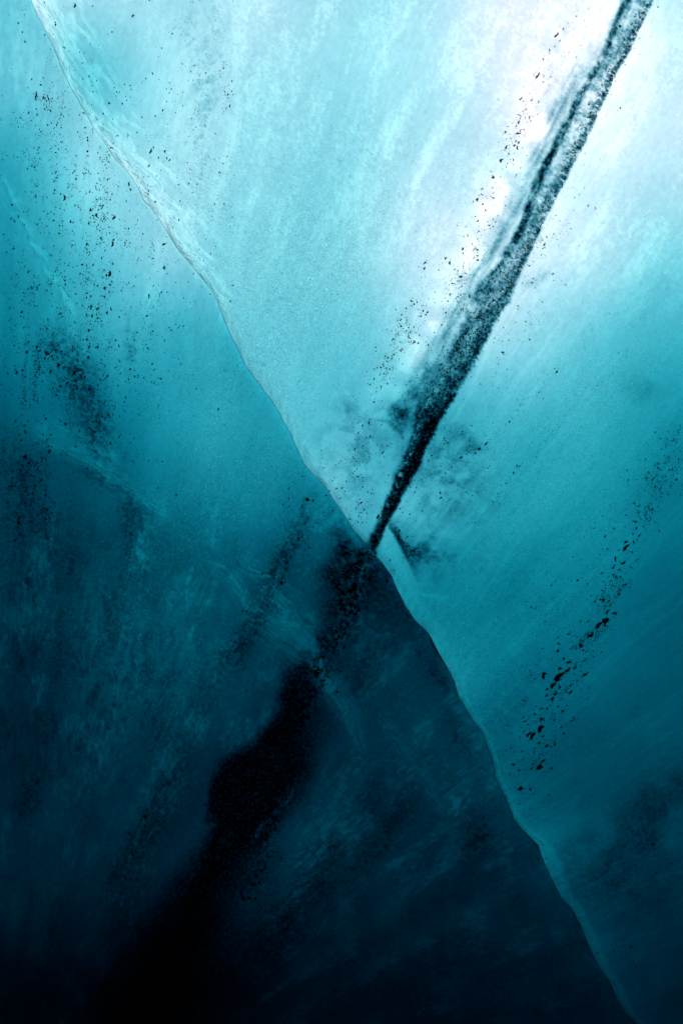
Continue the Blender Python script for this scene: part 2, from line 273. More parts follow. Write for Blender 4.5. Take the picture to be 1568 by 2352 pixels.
def frost_light_left(x, y):
    f = 0
    for pth, wd, k, sd in [([(0, 405), (28, 480), (60, 545), (95, 600), (128, 650), (155, 715)], 18, .55, 81), ([(60, 975), (140, 1030), (200, 1065), (250, 1095)], 20, .7, 82), ([(110, 960), (200, 1010), (240, 1060)], 22, .45, 83),
                           ([(240, 1085), (310, 1130), (380, 1185)], 22, .35, 84), ([(520, 1330), (570, 1400), (640, 1440), (690, 1480)], 20, .55, 85), ([(560, 1290), (620, 1330), (670, 1390), (715, 1440)], 26, .5, 86),
                           ([(640, 1430), (690, 1450), (720, 1500), (732, 1545)], 20, .9, 87), ([(700, 1400), (712, 1470), (728, 1530)], 16, .7, 88), ([(725, 1540), (760, 1600), (800, 1670)], 15, 1.0, 89), ([(735, 1550), (775, 1590), (812, 1660), (830, 1730)], 18, .6, 120), ([(560, 1400), (640, 1470), (690, 1500)], 34, .4, 121), ([(600, 1345), (660, 1420), (705, 1500)], 30, .5, 122), ([(480, 1280), (540, 1350), (590, 1420)], 18, .35, 123), ([(1000, 1470), (1060, 1610)], 6, .3, 124), ([(770, 1560), (800, 1610), (815, 1680)], 20, .4, 90),
                           ([(800, 1670), (815, 1720)], 8, .4, 91), ([(660, 1500), (690, 1530)], 14, .4, 92), ([(870, 1650), (960, 1760), (1020, 1880), (1060, 1990)], 20, .3, 93), ([(845, 1300), (828, 1325)], 3, .8, 94), ([(540, 1280), (600, 1330)], 40, .25, 95),
                           ([(570, 1960), (640, 1860), (690, 1810)], 4, .5, 96), ([(800, 1200), (850, 1262), (905, 1340)], 9, .5, 97)]:
        f = np.maximum(f, np.clip(wisps(x, y, pth, wd, sd, 46, 4) * k * 1.7, 0, 1)); f = np.maximum(f, .35 * k * wisps(x, y, pth, wd * 1.9, sd + 200, 90, 14))
    a, r = flow(x, y)
    off = ridge(y) - x
    f = np.maximum(f, .5 * np.exp(-off / 5.0) * sm(900, 1000, y) * sm(.4, .65, fbm(x / 14, y / 30, 3, 98)))
    glitter = np.exp(-((x - np.interp(y, [1280, 1400, 1500, 1580], [850, 800, 755, 720])) / 26.0) ** 2) * sm(1270, 1300, y) * (1 - sm(1560, 1620, y)) * sm(.52, .66, fbm(x / 5, y / 7, 3, 99)) * .8  # bluish glitter along the dark band, painted as pale specks
    f = np.maximum(f, glitter)
    vx = np.interp(y, [1650, 1760, 1850, 1950, 2050, 2180], [880, 800, 752, 716, 676, 640])
    f = np.maximum(f, np.exp(-((x - vx) / 52.0) ** 2) * sm(1680, 1760, y) * (1 - sm(2100, 2230, y)) * sm(.42, .66, fbm(a / 14, r / 34, 4, 130, .6) * .6 + fbm(x / 7, y / 7, 3, 131) * .4) * .9)
    mott = sm(.44, .74, fbm(x / 60, y / 80, 4, 96) * .5 + fbm(a / 6, r / 14, 4, 97, .65) * .5) * .75 * sm(1050, 1250, y)
    bl_ = np.interp(y, BLK[:, 0], BLK[:, 1]); br_ = np.interp(y, BLK[:, 0], BLK[:, 2])
    mott = mott * (.30 + .95 * sm(.38, .62, fbm(a / 70, r / 240, 3, 133)))
    mott = mott * (1 - .85 * sm(-30, 20, x - bl_) * sm(-60, 10, br_ - x) * sm(1480, 1600, y))
    f = np.maximum(f, mott)
    up = sm(.48, .74, fbm(a / 30, r / 230, 4, 95) * .65 + fbm(a / 6, r / 20, 3, 94) * .35) * .3 * (1 - sm(700, 950, y))
    f = np.maximum(f, up)
    f = np.maximum(f, .42 * gauss(x, y, 190, 420, 100, 150))  # soft bright patch painted in as frost
    return np.clip(f, 0, 1)

# froth = how crowded the tiny air bubbles are (bump + scatter density + painted highlights)
def froth_right(x, y):
    a, r = flow(x, y)
    n = fbm(a / 40, r / 160, 3, 101)
    g = gauss(x, y, 620, 780, 170, 330, 0.45) * .9 + gauss(x, y, 480, 500, 150, 260, 0) * .5 + gauss(x, y, 800, 500, 220, 300, 0) * .4 + gauss(x, y, 1400, 1000, 200, 330, .75) * .8 + gauss(x, y, 1180, 1330, 150, 380, .75) * 1.0 + gauss(x, y, 960, 1500, 60, 120) * .5
    g = g + gauss(x, y, 1500, 1500, 200, 400, .7) * .35 + gauss(x, y, 1400, 1830, 60, 200, .7) * .5 + gauss(x, y, 1110, 1620, 50, 140, .4) * .7
    keep = 1 - sm(0, 60, -(x - bx(BR, y))) * sm(60, 0, -(x - bx(BR, y)) - 60)
    return np.clip(g * (.3 + 1.4 * n), 0, 1) * np.where(np.abs(x - bx(BR, y) + 40) < 75, .05 + .95 * (y > 1290), 1)
def froth_left(x, y):
    a, r = flow(x, y)
    n = fbm(a / 26, r / 110, 3, 111)
    g = gauss(x, y, 460, 900, 150, 160) * .6 + gauss(x, y, 540, 1120, 150, 200, .5) * .95 + gauss(x, y, 310, 1260, 80, 180, .5) * .9 + gauss(x, y, 130, 1420, 200, 260) * .9 + gauss(x, y, 330, 1560, 160, 260, .3) * .6 + gauss(x, y, 640, 1280, 24, 80, .5) * .7
    g = g + gauss(x, y, 760, 1440, 40, 120, .5) * .6 + gauss(x, y, 860, 1560, 44, 160, .5) * .8 + gauss(x, y, 760, 1900, 70, 260, .5) * .8 + gauss(x, y, 680, 2050, 70, 180, .4) * .7 + gauss(x, y, 320, 1980, 20, 70, .4) * .8 + gauss(x, y, 980, 1800, 100, 200, .5) * .35 + gauss(x, y, 1100, 2050, 120, 200, .5) * .3
    return np.clip(g * (.25 + 2.6 * n * n), 0, 1)

# ------------------------------------------------------------------ mesh helpers
def mesh_np(name, v, loops, starts, mat, attrs=None, uv=None, smooth=True, parent=None):
    me = bpy.data.meshes.new(name)
    me.vertices.add(len(v)); me.vertices.foreach_set('co', np.ascontiguousarray(v, dtype=np.float32).ravel())
    me.loops.add(len(loops)); me.loops.foreach_set('vertex_index', np.ascontiguousarray(loops, dtype=np.int32))
    me.polygons.add(len(starts)); me.polygons.foreach_set('loop_start', np.ascontiguousarray(starts, dtype=np.int32))
    me.update(calc_edges=True)
    if attrs:
        for k, arr in attrs.items():
            at = me.attributes.new(k, 'FLOAT', 'POINT'); at.data.foreach_set('value', np.ascontiguousarray(arr, dtype=np.float32))
    if uv is not None:
        at = me.attributes.new('flow', 'FLOAT_VECTOR', 'POINT'); at.data.foreach_set('vector', np.ascontiguousarray(uv, dtype=np.float32).ravel())
    if smooth: me.shade_smooth()
    me.validate()
    me.materials.append(mat)
    ob = bpy.data.objects.new(name, me); COL.objects.link(ob)
    if parent: ob.parent = parent
    return ob

def quads(v, q, *a, **k): return mesh_np(a[0], v, q.ravel(), np.arange(len(q)) * q.shape[1], *a[1:], **k)

def tag(o, label=None, cat=None, group=None, kind=None):
    if label: o['label'] = label
    if cat: o['category'] = cat
    if group: o['group'] = group
    if kind: o['kind'] = kind
    return o

# ------------------------------------------------------------------ materials
def newmat(name):
    m = bpy.data.materials.new(name); m.use_nodes = True; m.node_tree.nodes.clear(); return m, m.node_tree.nodes, m.node_tree.links

def N(nt, typ, **kw):
    n = nt.new(typ)
    for k, v in kw.items():
        if k in n.inputs: n.inputs[k].default_value = v
        else: setattr(n, k, v)
    return n
def math_(nt, lk, op, a, b=None, clamp=False):
    n = nt.new('ShaderNodeMath'); n.operation = op; n.use_clamp = clamp
    for i, s_ in enumerate((a, b)):
        if s_ is None: continue
        if isinstance(s_, (int, float)): n.inputs[i].default_value = s_
        else: lk.new(s_, n.inputs[i])
    return n.outputs[0]
def ramp(nt, lk, src, a, b, lo=0.0, hi=1.0):
    n = nt.new('ShaderNodeMapRange'); n.interpolation_type = 'SMOOTHSTEP'
    lk.new(src, n.inputs['Value'])
    n.inputs['From Min'].default_value = a; n.inputs['From Max'].default_value = b; n.inputs['To Min'].default_value = lo; n.inputs['To Max'].default_value = hi
    return n.outputs[0]
def mixc(nt, lk, f, a, b, blend='MIX'):
    n = nt.new('ShaderNodeMix'); n.data_type = 'RGBA'; n.blend_type = blend
    for s_, idx in ((f, 0), (a, 6), (b, 7)):
        if isinstance(s_, (int, float)): n.inputs[idx].default_value = s_
        elif isinstance(s_, tuple): n.inputs[idx].default_value = (*s_, 1)
        else: lk.new(s_, n.inputs[idx])
    return n.outputs[2]

SIGMA = (58.0, 15.0, 12.6)
def ice_material(name):
    m, nt, lk = newmat(name)
    out = nt.new('ShaderNodeOutputMaterial')
    at = {k: N(nt, 'ShaderNodeAttribute', attribute_name=k) for k in ('silt_shade', 'frost_light', 'froth', 'back', 'flow')}
    silt_shade, frost_light, froth = at['silt_shade'].outputs['Fac'], at['frost_light'].outputs['Fac'], at['froth'].outputs['Fac']
    fl = at['flow'].outputs['Vector']
    geo = nt.new('ShaderNodeNewGeometry'); pos = geo.outputs['Position']
    def noise(vec, scale, detail, sx=1.0, sy=1.0, sz=1.0, rough=.5):
        mp = nt.new('ShaderNodeMapping'); mp.inputs['Scale'].default_value = (sx, sy, sz); lk.new(vec, mp.inputs['Vector'])
        n = N(nt, 'ShaderNodeTexNoise'); n.inputs['Scale'].default_value = scale; n.inputs['Detail'].default_value = detail; n.inputs['Roughness'].default_value = rough
        lk.new(mp.outputs[0], n.inputs['Vector']); return n.outputs['Fac']
    # mottling of the ice itself, with light and dark of the relief painted in
    mot = noise(fl, 26, 5, 1, .35, 1, .65)
    mot2 = noise(fl, 95, 4, 1, .5, 1, .6)
    milky_relief = math_(nt, lk, 'ADD', ramp(nt, lk, mot, .35, .7, -.12, .12), ramp(nt, lk, mot2, .35, .68, -.14, .14))
    milky_relief = math_(nt, lk, 'ADD', milky_relief, math_(nt, lk, 'MULTIPLY', ramp(nt, lk, noise(pos, 210, 3, 1, 1, 1, .7), .34, .66, -.5, .5), math_(nt, lk, 'ADD', math_(nt, lk, 'MULTIPLY', froth, .8), .18)))  # light and dark of the surface relief, painted as fine mottle
    tcol = mixc(nt, lk, math_(nt, lk, 'ADD', milky_relief, .5, True), (.365, .385, .455), (.56, .54, .612))
    frk = math_(nt, lk, 'MULTIPLY', frost_light, ramp(nt, lk, noise(fl, 60, 4, 1.6, .3, 1), .3, .65, .6, 1.1), True)
    tcol = mixc(nt, lk, frk, tcol, (.92, .80, .83))
    vor = N(nt, 'ShaderNodeTexVoronoi', feature='F1'); vor.inputs['Scale'].default_value = 95; lk.new(pos, vor.inputs['Vector'])
    gate = ramp(nt, lk, noise(pos, 48, 3, 1, 1, 1, .6), .42, .62); sepv = nt.new('ShaderNodeSeparateColor'); lk.new(vor.outputs['Color'], sepv.inputs[0])
    bub = math_(nt, lk, 'MULTIPLY', math_(nt, lk, 'MULTIPLY', ramp(nt, lk, vor.outputs['Distance'], .12, .5, 1, 0), math_(nt, lk, 'POWER', sepv.outputs[0], 2.0)), gate)
    vor2 = N(nt, 'ShaderNodeTexVoronoi', feature='F1'); vor2.inputs['Scale'].default_value = 230; lk.new(pos, vor2.inputs['Vector'])
    bub2 = ramp(nt, lk, vor2.outputs['Distance'], .1, .6, .5, 0)
    bb = math_(nt, lk, 'MULTIPLY', math_(nt, lk, 'MULTIPLY', math_(nt, lk, 'ADD', bub, bub2), froth), 1.05, True)
    tcol = mixc(nt, lk, bb, tcol, (.86, .88, .90))  # highlights on the bubbles, painted as paler transmission colour
    # fine dust specks, denser where silt is
    dust = noise(fl, 150, 3, 1, .55, 1, .5)
    thr = math_(nt, lk, 'SUBTRACT', .74, math_(nt, lk, 'MULTIPLY', silt_shade, .25))
    sp = math_(nt, lk, 'MULTIPLY', math_(nt, lk, 'SUBTRACT', dust, thr), 14.0, True)
    grain = noise(pos, 120, 5, 1, 1, 1, .7)
    sg = math_(nt, lk, 'MULTIPLY', silt_shade, ramp(nt, lk, grain, .35, .65, .72, 1.25), True)
    dark = math_(nt, lk, 'MAXIMUM', sg, math_(nt, lk, 'MULTIPLY', sp, .55))
    # dirt lets light through as a falling power so that heavy silt is really opaque
    dark = math_(nt, lk, 'MULTIPLY', dark, math_(nt, lk, 'SUBTRACT', 1.0, math_(nt, lk, 'ADD', math_(nt, lk, 'MULTIPLY', frk, .9), math_(nt, lk, 'MULTIPLY', bb, .45)), True))
    dk = math_(nt, lk, 'SUBTRACT', 1.0, dark, True)
    cc = nt.new('ShaderNodeCombineColor')
    for k_, e_ in enumerate((3.4, 1.85, 1.6)): lk.new(math_(nt, lk, 'POWER', dk, e_), cc.inputs[k_])
    tc = mixc(nt, lk, 1.0, tcol, cc.outputs[0], 'MULTIPLY')
    # bumps: pebbly bubbles under the skin
    hb = math_(nt, lk, 'MULTIPLY', math_(nt, lk, 'ADD', bub, bub2), math_(nt, lk, 'ADD', froth, .08))
    hb = math_(nt, lk, 'ADD', hb, math_(nt, lk, 'MULTIPLY', noise(pos, 60, 6, 1, 1, 1, .6), .5))
    hb = math_(nt, lk, 'ADD', hb, math_(nt, lk, 'MULTIPLY', noise(fl, 40, 5, 3, .5, 1, .6), math_(nt, lk, 'MULTIPLY', frost_light, 2.0)))
    bump = nt.new('ShaderNodeBump'); bump.inputs['Strength'].default_value = .8; bump.inputs['Distance'].default_value = .004; lk.new(hb, bump.inputs['Height'])
    nrm = bump.outputs[0]
    tr = nt.new('ShaderNodeBsdfTranslucent'); lk.new(tc, tr.inputs['Color']); lk.new(nrm, tr.inputs['Normal'])
    dcol = mixc(nt, lk, dark, (.62, .80, .86), (.02, .022, .024))
    df = nt.new('ShaderNodeBsdfDiffuse'); lk.new(dcol, df.inputs['Color']); lk.new(nrm, df.inputs['Normal'])
    mA = nt.new('ShaderNodeMixShader')
    lk.new(math_(nt, lk, 'ADD', math_(nt, lk, 'MULTIPLY', frk, .10), math_(nt, lk, 'ADD', .04, math_(nt, lk, 'MULTIPLY', math_(nt, lk, 'MULTIPLY', froth, bub), .06)), True), mA.inputs[0])
    lk.new(tr.outputs[0], mA.inputs[1]); lk.new(df.outputs[0], mA.inputs[2])
    gl = nt.new('ShaderNodeBsdfGlossy'); gl.inputs['Roughness'].default_value = .22; gl.inputs['Color'].default_value = (1, 1, 1, 1); lk.new(nrm, gl.inputs['Normal'])
    fr = N(nt, 'ShaderNodeFresnel', IOR=1.31); lk.new(nrm, fr.inputs['Normal'])
    mB = nt.new('ShaderNodeMixShader'); lk.new(fr.outputs[0], mB.inputs[0]); lk.new(mA.outputs[0], mB.inputs[1]); lk.new(gl.outputs[0], mB.inputs[2])
    tp = nt.new('ShaderNodeBsdfTransparent')
    mC = nt.new('ShaderNodeMixShader'); lk.new(math_(nt, lk, 'GREATER_THAN', at['back'].outputs['Fac'], .5), mC.inputs[0]); lk.new(mB.outputs[0], mC.inputs[1]); lk.new(tp.outputs[0], mC.inputs[2])
    side_reflector = nt.new('ShaderNodeBsdfDiffuse'); side_reflector.inputs['Color'].default_value = (.85, .92, .95, 1)  # unseen sides of the ice bodies, added as white reflectors against light leaks
    mD = nt.new('ShaderNodeMixShader'); lk.new(math_(nt, lk, 'GREATER_THAN', at['back'].outputs['Fac'], 2), mD.inputs[0]); lk.new(mC.outputs[0], mD.inputs[1]); lk.new(side_reflector.outputs[0], mD.inputs[2])
    lk.new(mD.outputs[0], out.inputs['Surface'])
    va = nt.new('ShaderNodeVolumeAbsorption')
    mx = max(SIGMA); va.inputs['Density'].default_value = mx; va.inputs['Color'].default_value = (1 - SIGMA[0] / mx, 1 - SIGMA[1] / mx, 1 - SIGMA[2] / mx, 1)
    lk.new(va.outputs[0], out.inputs['Volume'])
    return m

ICE = ice_material('glacier_ice')

def simple(name, col, rough=.6, spec=.4, noise_scale=0, amt=.5):
    m, nt, lk = newmat(name); out = nt.new('ShaderNodeOutputMaterial'); p = nt.new('ShaderNodeBsdfPrincipled')
    p.inputs['Base Color'].default_value = (*col, 1); p.inputs['Roughness'].default_value = rough; p.inputs['Specular IOR Level'].default_value = spec
    if noise_scale:
        n = N(nt, 'ShaderNodeTexNoise'); n.inputs['Scale'].default_value = noise_scale; n.inputs['Detail'].default_value = 6
        g = nt.new('ShaderNodeNewGeometry'); lk.new(g.outputs['Position'], n.inputs['Vector'])
        c = mixc(nt, lk, ramp(nt, lk, n.outputs['Fac'], .3, .7), tuple(v * (1 - amt) for v in col), tuple(min(1, v * (1 + amt)) for v in col))
        lk.new(c, p.inputs['Base Color'])
        b = nt.new('ShaderNodeBump'); b.inputs['Distance'].default_value = .02; lk.new(n.outputs['Fac'], b.inputs['Height']); lk.new(b.outputs[0], p.inputs['Normal'])
    lk.new(p.outputs[0], out.inputs['Surface']); return m

def grit_material():
    m = simple('black_volcanic_grit', (.012, .013, .014), .5, .45, 300, .5); nt = m.node_tree.nodes; lk = m.node_tree.links
    oi = nt.new('ShaderNodeObjectInfo'); g = nt.new('ShaderNodeNewGeometry'); p = nt['Principled BSDF']
    rr = math_(nt, lk, 'FRACT', math_(nt, lk, 'ADD', oi.outputs['Random'], g.outputs['Random Per Island']))
    lk.new(mixc(nt, lk, math_(nt, lk, 'POWER', rr, 3.0), (.008, .009, .010), (.070, .052, .045)), p.inputs['Base Color']); return m
GRIT = grit_material()
ROCKY = simple('cave_gravel', (.07, .075, .08), .9, .2, 6, .5)
VAULT = simple('cave_ice', (.30, .42, .47), .35, .5, 1.5, .3)

def bubble_material():
    m, nt, lk = newmat('air_bubble_ice'); out = nt.new('ShaderNodeOutputMaterial')
    tp = nt.new('ShaderNodeBsdfTransparent'); tp.inputs['Color'].default_value = (.97, .99, 1, 1)
    gl = nt.new('ShaderNodeBsdfGlossy'); gl.inputs['Roughness'].default_value = .12
    df = nt.new('ShaderNodeBsdfDiffuse'); df.inputs['Color'].default_value = (.8, .9, .95, 1)
    a = nt.new('ShaderNodeMixShader'); a.inputs[0].default_value = .30; lk.new(gl.outputs[0], a.inputs[2]); lk.new(df.outputs[0], a.inputs[1]); a.inputs[0].default_value = .45
    lw = N(nt, 'ShaderNodeLayerWeight', Blend=.35)
    b = nt.new('ShaderNodeMixShader'); f = ramp(nt, lk, lw.outputs['Facing'], 0.15, .95, .02, .72)
    lk.new(f, b.inputs[0]); lk.new(tp.outputs[0], b.inputs[1]); lk.new(a.outputs[0], b.inputs[2]); lk.new(b.outputs[0], out.inputs['Surface']); return m
BUBBLE = bubble_material()

# ------------------------------------------------------------------ the two ice faces: closed bodies of absorbing ice
STEP = 3.0
ys = np.concatenate([np.linspace(-1176, -150, 14)[:-1], np.arange(-150, 2502, STEP), np.linspace(2502, 4470, 22)[1:]])
offs = np.concatenate([[0, .8, 2.0], np.arange(4, 1560, STEP), 1560 + np.cumsum(np.linspace(8, 250, 30))])

def slab(side, name, label):
    hf, df, sf, ff, rf = (h_right, d_right, silt_shade_right, frost_light_right, froth_right) if side > 0 else (h_left, d_left, silt_shade_left, frost_light_left, froth_left)
    nr, nc = len(ys), len(offs)
    Y = np.repeat(ys[:, None], nc, 1); X = ridge(Y) + side * offs[None, :]
    H = hf(X, Y)
    silt_shade, frost_light, froth = sf(X, Y), ff(X, Y), rf(X, Y)
    a, r = flow(X, Y)
    P = W(X, Y, H).reshape(-1, 3)
    idx = np.arange(nr * nc).reshape(nr, nc)
    q = np.stack([idx[:-1, :-1], idx[1:, :-1], idx[1:, 1:], idx[:-1, 1:]], -1).reshape(-1, 4)
    if side < 0: q = q[:, ::-1]
    # back surface, coarser
    ri = np.unique(np.concatenate([np.arange(0, nr, 3), np.where((ys < -149) | (ys > 2500))[0], [nr - 1]])); ci = np.unique(np.concatenate([np.arange(0, nc, 3), np.where(offs > 1556)[0], [nc - 1]]))
    XB, YB = X[np.ix_(ri, ci)], Y[np.ix_(ri, ci)]
    HB = -0.03 - 0.05 * np.abs(XB - ridge(YB)) * S
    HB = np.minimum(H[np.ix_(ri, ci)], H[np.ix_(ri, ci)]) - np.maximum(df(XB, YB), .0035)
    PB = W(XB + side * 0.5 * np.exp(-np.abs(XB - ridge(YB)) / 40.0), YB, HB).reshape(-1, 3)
    n0 = nr * nc; ib = n0 + np.arange(len(ri) * len(ci)).reshape(len(ri), len(ci))
    qb = np.stack([ib[:-1, :-1], ib[:-1, 1:], ib[1:, 1:], ib[1:, :-1]], -1).reshape(-1, 4)
    if side < 0: qb = qb[:, ::-1]
    loops = [q.ravel(), qb.ravel()]; starts = [np.arange(len(q)) * 4, len(q) * 4 + np.arange(len(qb)) * 4]
    pos = (len(q) + len(qb)) * 4; L2 = []; S2 = []
    def strip(front_line, back_line, cuts, flip):
        nonlocal pos
        for k in range(len(cuts) - 1):
            f = list(front_line[cuts[k]:cuts[k + 1] + 1]); poly = f[::-1] + [back_line[k], back_line[k + 1]]
            if flip: poly = poly[::-1]
            L2.extend(poly); S2.append(pos); pos += len(poly)
    fl_ = side < 0
    strip(idx[:, 0], ib[:, 0], ri, fl_)
    strip(idx[:, -1], ib[:, -1], ri, not fl_)
    strip(idx[0, :], ib[0, :], ci, not fl_)
    strip(idx[-1, :], ib[-1, :], ci, fl_)
    # hard edge between front and sides: own copies are not needed, the 'back' flag is per face corner
    v = np.concatenate([P, PB])
    zb = np.zeros(len(PB))
    back = np.concatenate([np.zeros(n0), np.ones(len(PB))])
    at = {'silt_shade': np.concatenate([silt_shade.ravel(), zb]), 'frost_light': np.concatenate([frost_light.ravel(), zb]), 'froth': np.concatenate([froth.ravel(), zb])}
    uv = np.zeros((len(v), 3)); uv[:n0, 0] = a.ravel() * S; uv[:n0, 1] = r.ravel() * S; uv[:n0, 2] = side * 3.0
    ob = mesh_np(name, v, np.concatenate(loops + [np.array(L2, int)]), np.concatenate(starts + [np.array(S2, int)]), ICE, attrs=at, uv=uv)
    me = ob.data
    fb = np.ones(len(me.polygons), np.float32); fb[:len(q)] = 0; fb[len(q) + len(qb):] = 3
    t_ = me.attributes.new('back', 'FLOAT', 'FACE'); t_.data.foreach_set('value', fb)
    tag(ob, label, 'ice wall', kind='thing')
    return ob

RSLAB = slab(+1, 'ice_slab', 'pale blue glowing ice face right of the diagonal ridge, crossed by a black ash band')
LSLAB = slab(-1, 'ice_slab', 'darker teal ice face left of and below the diagonal ridge, fading to black')

def glaze_material():
    m, nt, lk = newmat('glazed_fracture_ice'); out = nt.new('ShaderNodeOutputMaterial')
    tp = nt.new('ShaderNodeBsdfTransparent'); gl = nt.new('ShaderNodeBsdfGlossy'); gl.inputs['Roughness'].default_value = .18
    n = N(nt, 'ShaderNodeTexNoise'); n.inputs['Scale'].default_value = 45; n.inputs['Detail'].default_value = 6
    g = nt.new('ShaderNodeNewGeometry'); lk.new(g.outputs['Position'], n.inputs['Vector'])
    b = nt.new('ShaderNodeBump'); b.inputs['Distance'].default_value = .01; lk.new(n.outputs['Fac'], b.inputs['Height'])
    lk.new(b.outputs[0], gl.inputs['Normal']); fr = N(nt, 'ShaderNodeFresnel', IOR=1.31); lk.new(b.outputs[0], fr.inputs['Normal'])
    mx = nt.new('ShaderNodeMixShader'); lk.new(fr.outputs[0], mx.inputs[0]); lk.new(tp.outputs[0], mx.inputs[1]); lk.new(gl.outputs[0], mx.inputs[2])
    lk.new(mx.outputs[0], out.inputs['Surface']); return m
GLAZE = glaze_material()
def ribbon(name, pts, width, hf, parent, seed):
    """a thin glassy crust following a line on the ice"""
    p = np.array(pts, float); seg = np.hypot(*np.diff(p, axis=0).T); L = np.concatenate([[0], np.cumsum(seg)])
    n = max(12, int(L[-1] / 6)); t = np.linspace(0, L[-1], n)
    cx = np.interp(t, L, p[:, 0]); cy = np.interp(t, L, p[:, 1]); tx = np.gradient(cx); ty = np.gradient(cy); q = np.hypot(tx, ty); nx, ny = -ty / q, tx / q
    taper = np.sqrt(np.clip(np.minimum(t, L[-1] - t) / (L[-1] * .15), 0, 1)) ; m = 9; V = []
    wa = width * taper * (.4 + 1.2 * fbm(t / 24, t * 0 + 1, 3, seed)); wb = width * taper * (.4 + 1.2 * fbm(t / 20, t * 0 + 5, 3, seed + 1))
    k = np.linspace(-1, 1, m)[None]; o = np.where(k < 0, k * wa[:, None], k * wb[:, None])
    X = cx[:, None] + nx[:, None] * o; Y = cy[:, None] + ny[:, None] * o
    H = hf(X, Y) + .0012 + .0022 * (1 - k ** 2) * taper[:, None]
    v = W(X, Y, H).reshape(-1, 3); idx = np.arange(n * m).reshape(n, m)
    f = np.stack([idx[:-1, :-1], idx[:-1, 1:], idx[1:, 1:], idx[1:, :-1]], -1).reshape(-1, 4)
    return quads(v, f, name, GLAZE, parent=parent)
yy = np.arange(-40, 2400, 25.0)
ribbon('rim', [(ridge(np.array([y_]))[0] + bevel_w(y_) * .55 + 1, y_) for y_ in yy], 9, h_right, RSLAB, 301)
ribbon('fracture', [(955, 1366), (1000, 1368), (1050, 1374)], 5, h_right, RSLAB, 303)
ribbon('fracture', [(900, 1300), (940, 1375), (968, 1425), (1000, 1495)], 6, h_right, RSLAB, 305)
for pts, wd in [([(60, 975), (140, 1032), (200, 1065), (250, 1092), (380, 1182)], 6), ([(520, 1330), (570, 1400), (640, 1440), (690, 1480)], 5), ([(560, 1290), (620, 1330), (670, 1390), (715, 1440)], 6), ([(660, 1440), (705, 1490), (732, 1545)], 5), ([(728, 1545), (760, 1600), (800, 1670)], 5),
                ([(0, 405), (28, 480), (60, 545), (95, 600), (128, 650), (155, 715)], 5), ([(870, 1650), (960, 1760), (1020, 1880), (1060, 1990)], 4)]:
    ribbon('fracture', pts, wd, h_left, LSLAB, int(wd * 10 + pts[0][0]) % 90)

# ------------------------------------------------------------------ shards, grains, bubbles
def ico():
    import bmesh
    bm = bmesh.new(); bmesh.ops.create_icosphere(bm, subdivisions=1, radius=1)
    v = np.array([p.co[:] for p in bm.verts]); bm.verts.index_update(); f = np.array([[q.index for q in p.verts] for p in bm.faces]); bm.free(); return v, f
IV, IF = ico()
def ico2():
    import bmesh
    bm = bmesh.new(); bmesh.ops.create_icosphere(bm, subdivisions=2, radius=1)
    v = np.array([p.co[:] for p in bm.verts]); bm.verts.index_update(); f = np.array([[q.index for q in p.verts] for p in bm.faces]); bm.free(); return v, f
I2V, I2F = ico2()
OV = np.array([(1, 0, 0), (-1, 0, 0), (0, 1, 0), (0, -1, 0), (0, 0, 1), (0, 0, -1)], float)
OF = np.array([(0, 2, 4), (2, 1, 4), (1, 3, 4), (3, 0, 4), (2, 0, 5), (1, 2, 5), (3, 1, 5), (0, 3, 5)])

def surf(x, y):
    right = x > ridge(y)
    return np.where(right, h_right(x, y), h_left(x, y)), right

def frame_axes(ang):
    """wall-plane axes turned by ang (radians from straight down, + towards the left)"""
    t = -np.sin(ang)[:, None] * EX - np.cos(ang)[:, None] * EU
    s = np.cross(t, EN); return t, s

def scatter(name, tv, tf, x, y, size, aspect, ang, mat, jitter=.35, flat=.5, sink=0.0, smooth=False):
    n = len(x); h, _ = surf(x, y); c = W(x, y, h + size * S * sink)
    t, s_ = frame_axes(ang)
    V = tv[None] * (1 + jitter * (rng.random((n, len(tv), 1)) * 2 - 1))
    L = (size * S * .5)[:, None, None]
    A = aspect[:, None, None]
    v = c[:, None] + V[..., 0:1] * t[:, None] * L * np.sqrt(A) + V[..., 1:2] * s_[:, None] * L / np.sqrt(A) + V[..., 2:3] * EN * L * flat
    f = tf[None] + (np.arange(n) * len(tv))[:, None, None]
    return quads(v.reshape(-1, 3), f.reshape(-1, 3), name, mat, smooth=smooth)

def flow_angle(x, y): return np.arctan2(x + 103.0, np.maximum(2821.0 - y, 50.0))

def sample(n, dens, x0, x1, y0, y1):
    xs, ys_ = [], []; got = 0
    while got < n:
        x = rng.uniform(x0, x1, n * 3); y = rng.uniform(y0, y1, n * 3)
        k = rng.random(n * 3) < dens(x, y); xs.append(x[k]); ys_.append(y[k]); got += k.sum()
    return np.concatenate(xs)[:n], np.concatenate(ys_)[:n]

# --- the black ash band
def dens_band(x, y):
    xr, xl = bx(BR, y), bx(BL, y); p = (x - xl) / np.maximum(xr - xl, 10)
    n = fbm(x / 6, y / 6, 3, 131); merge = sm(400, 800, y)
    right = sm(1.06, .99, p + .10 * (n - .5)) * sm(.45, 1.0, p)
    left = np.exp(-((p - .12) / .12) ** 2) * .5
    full = sm(.1, .5, p) * sm(1.08, .97, p + .1 * (n - .5)) * .75
    spray = np.exp(-np.abs(x - xr) / 22.0) * .035
    dd = (np.maximum(right, left) * (1 - merge) + full * merge) * (.25 + 1.2 * sm(.38, .62, n)) + spray
    return dd * (y < 1262) * (x > ridge(y) + 3)
x, y = sample(8000, dens_band, 790, 1600, -140, 1270)
n = len(x)
sz = rng.gamma(1.7, .62, n) + .8
band = scatter('ash_band', IV, IF, x, y, sz, rng.uniform(1, 2.2, n), flow_angle(x, y) + rng.normal(0, .5, n), GRIT, .4, .6)
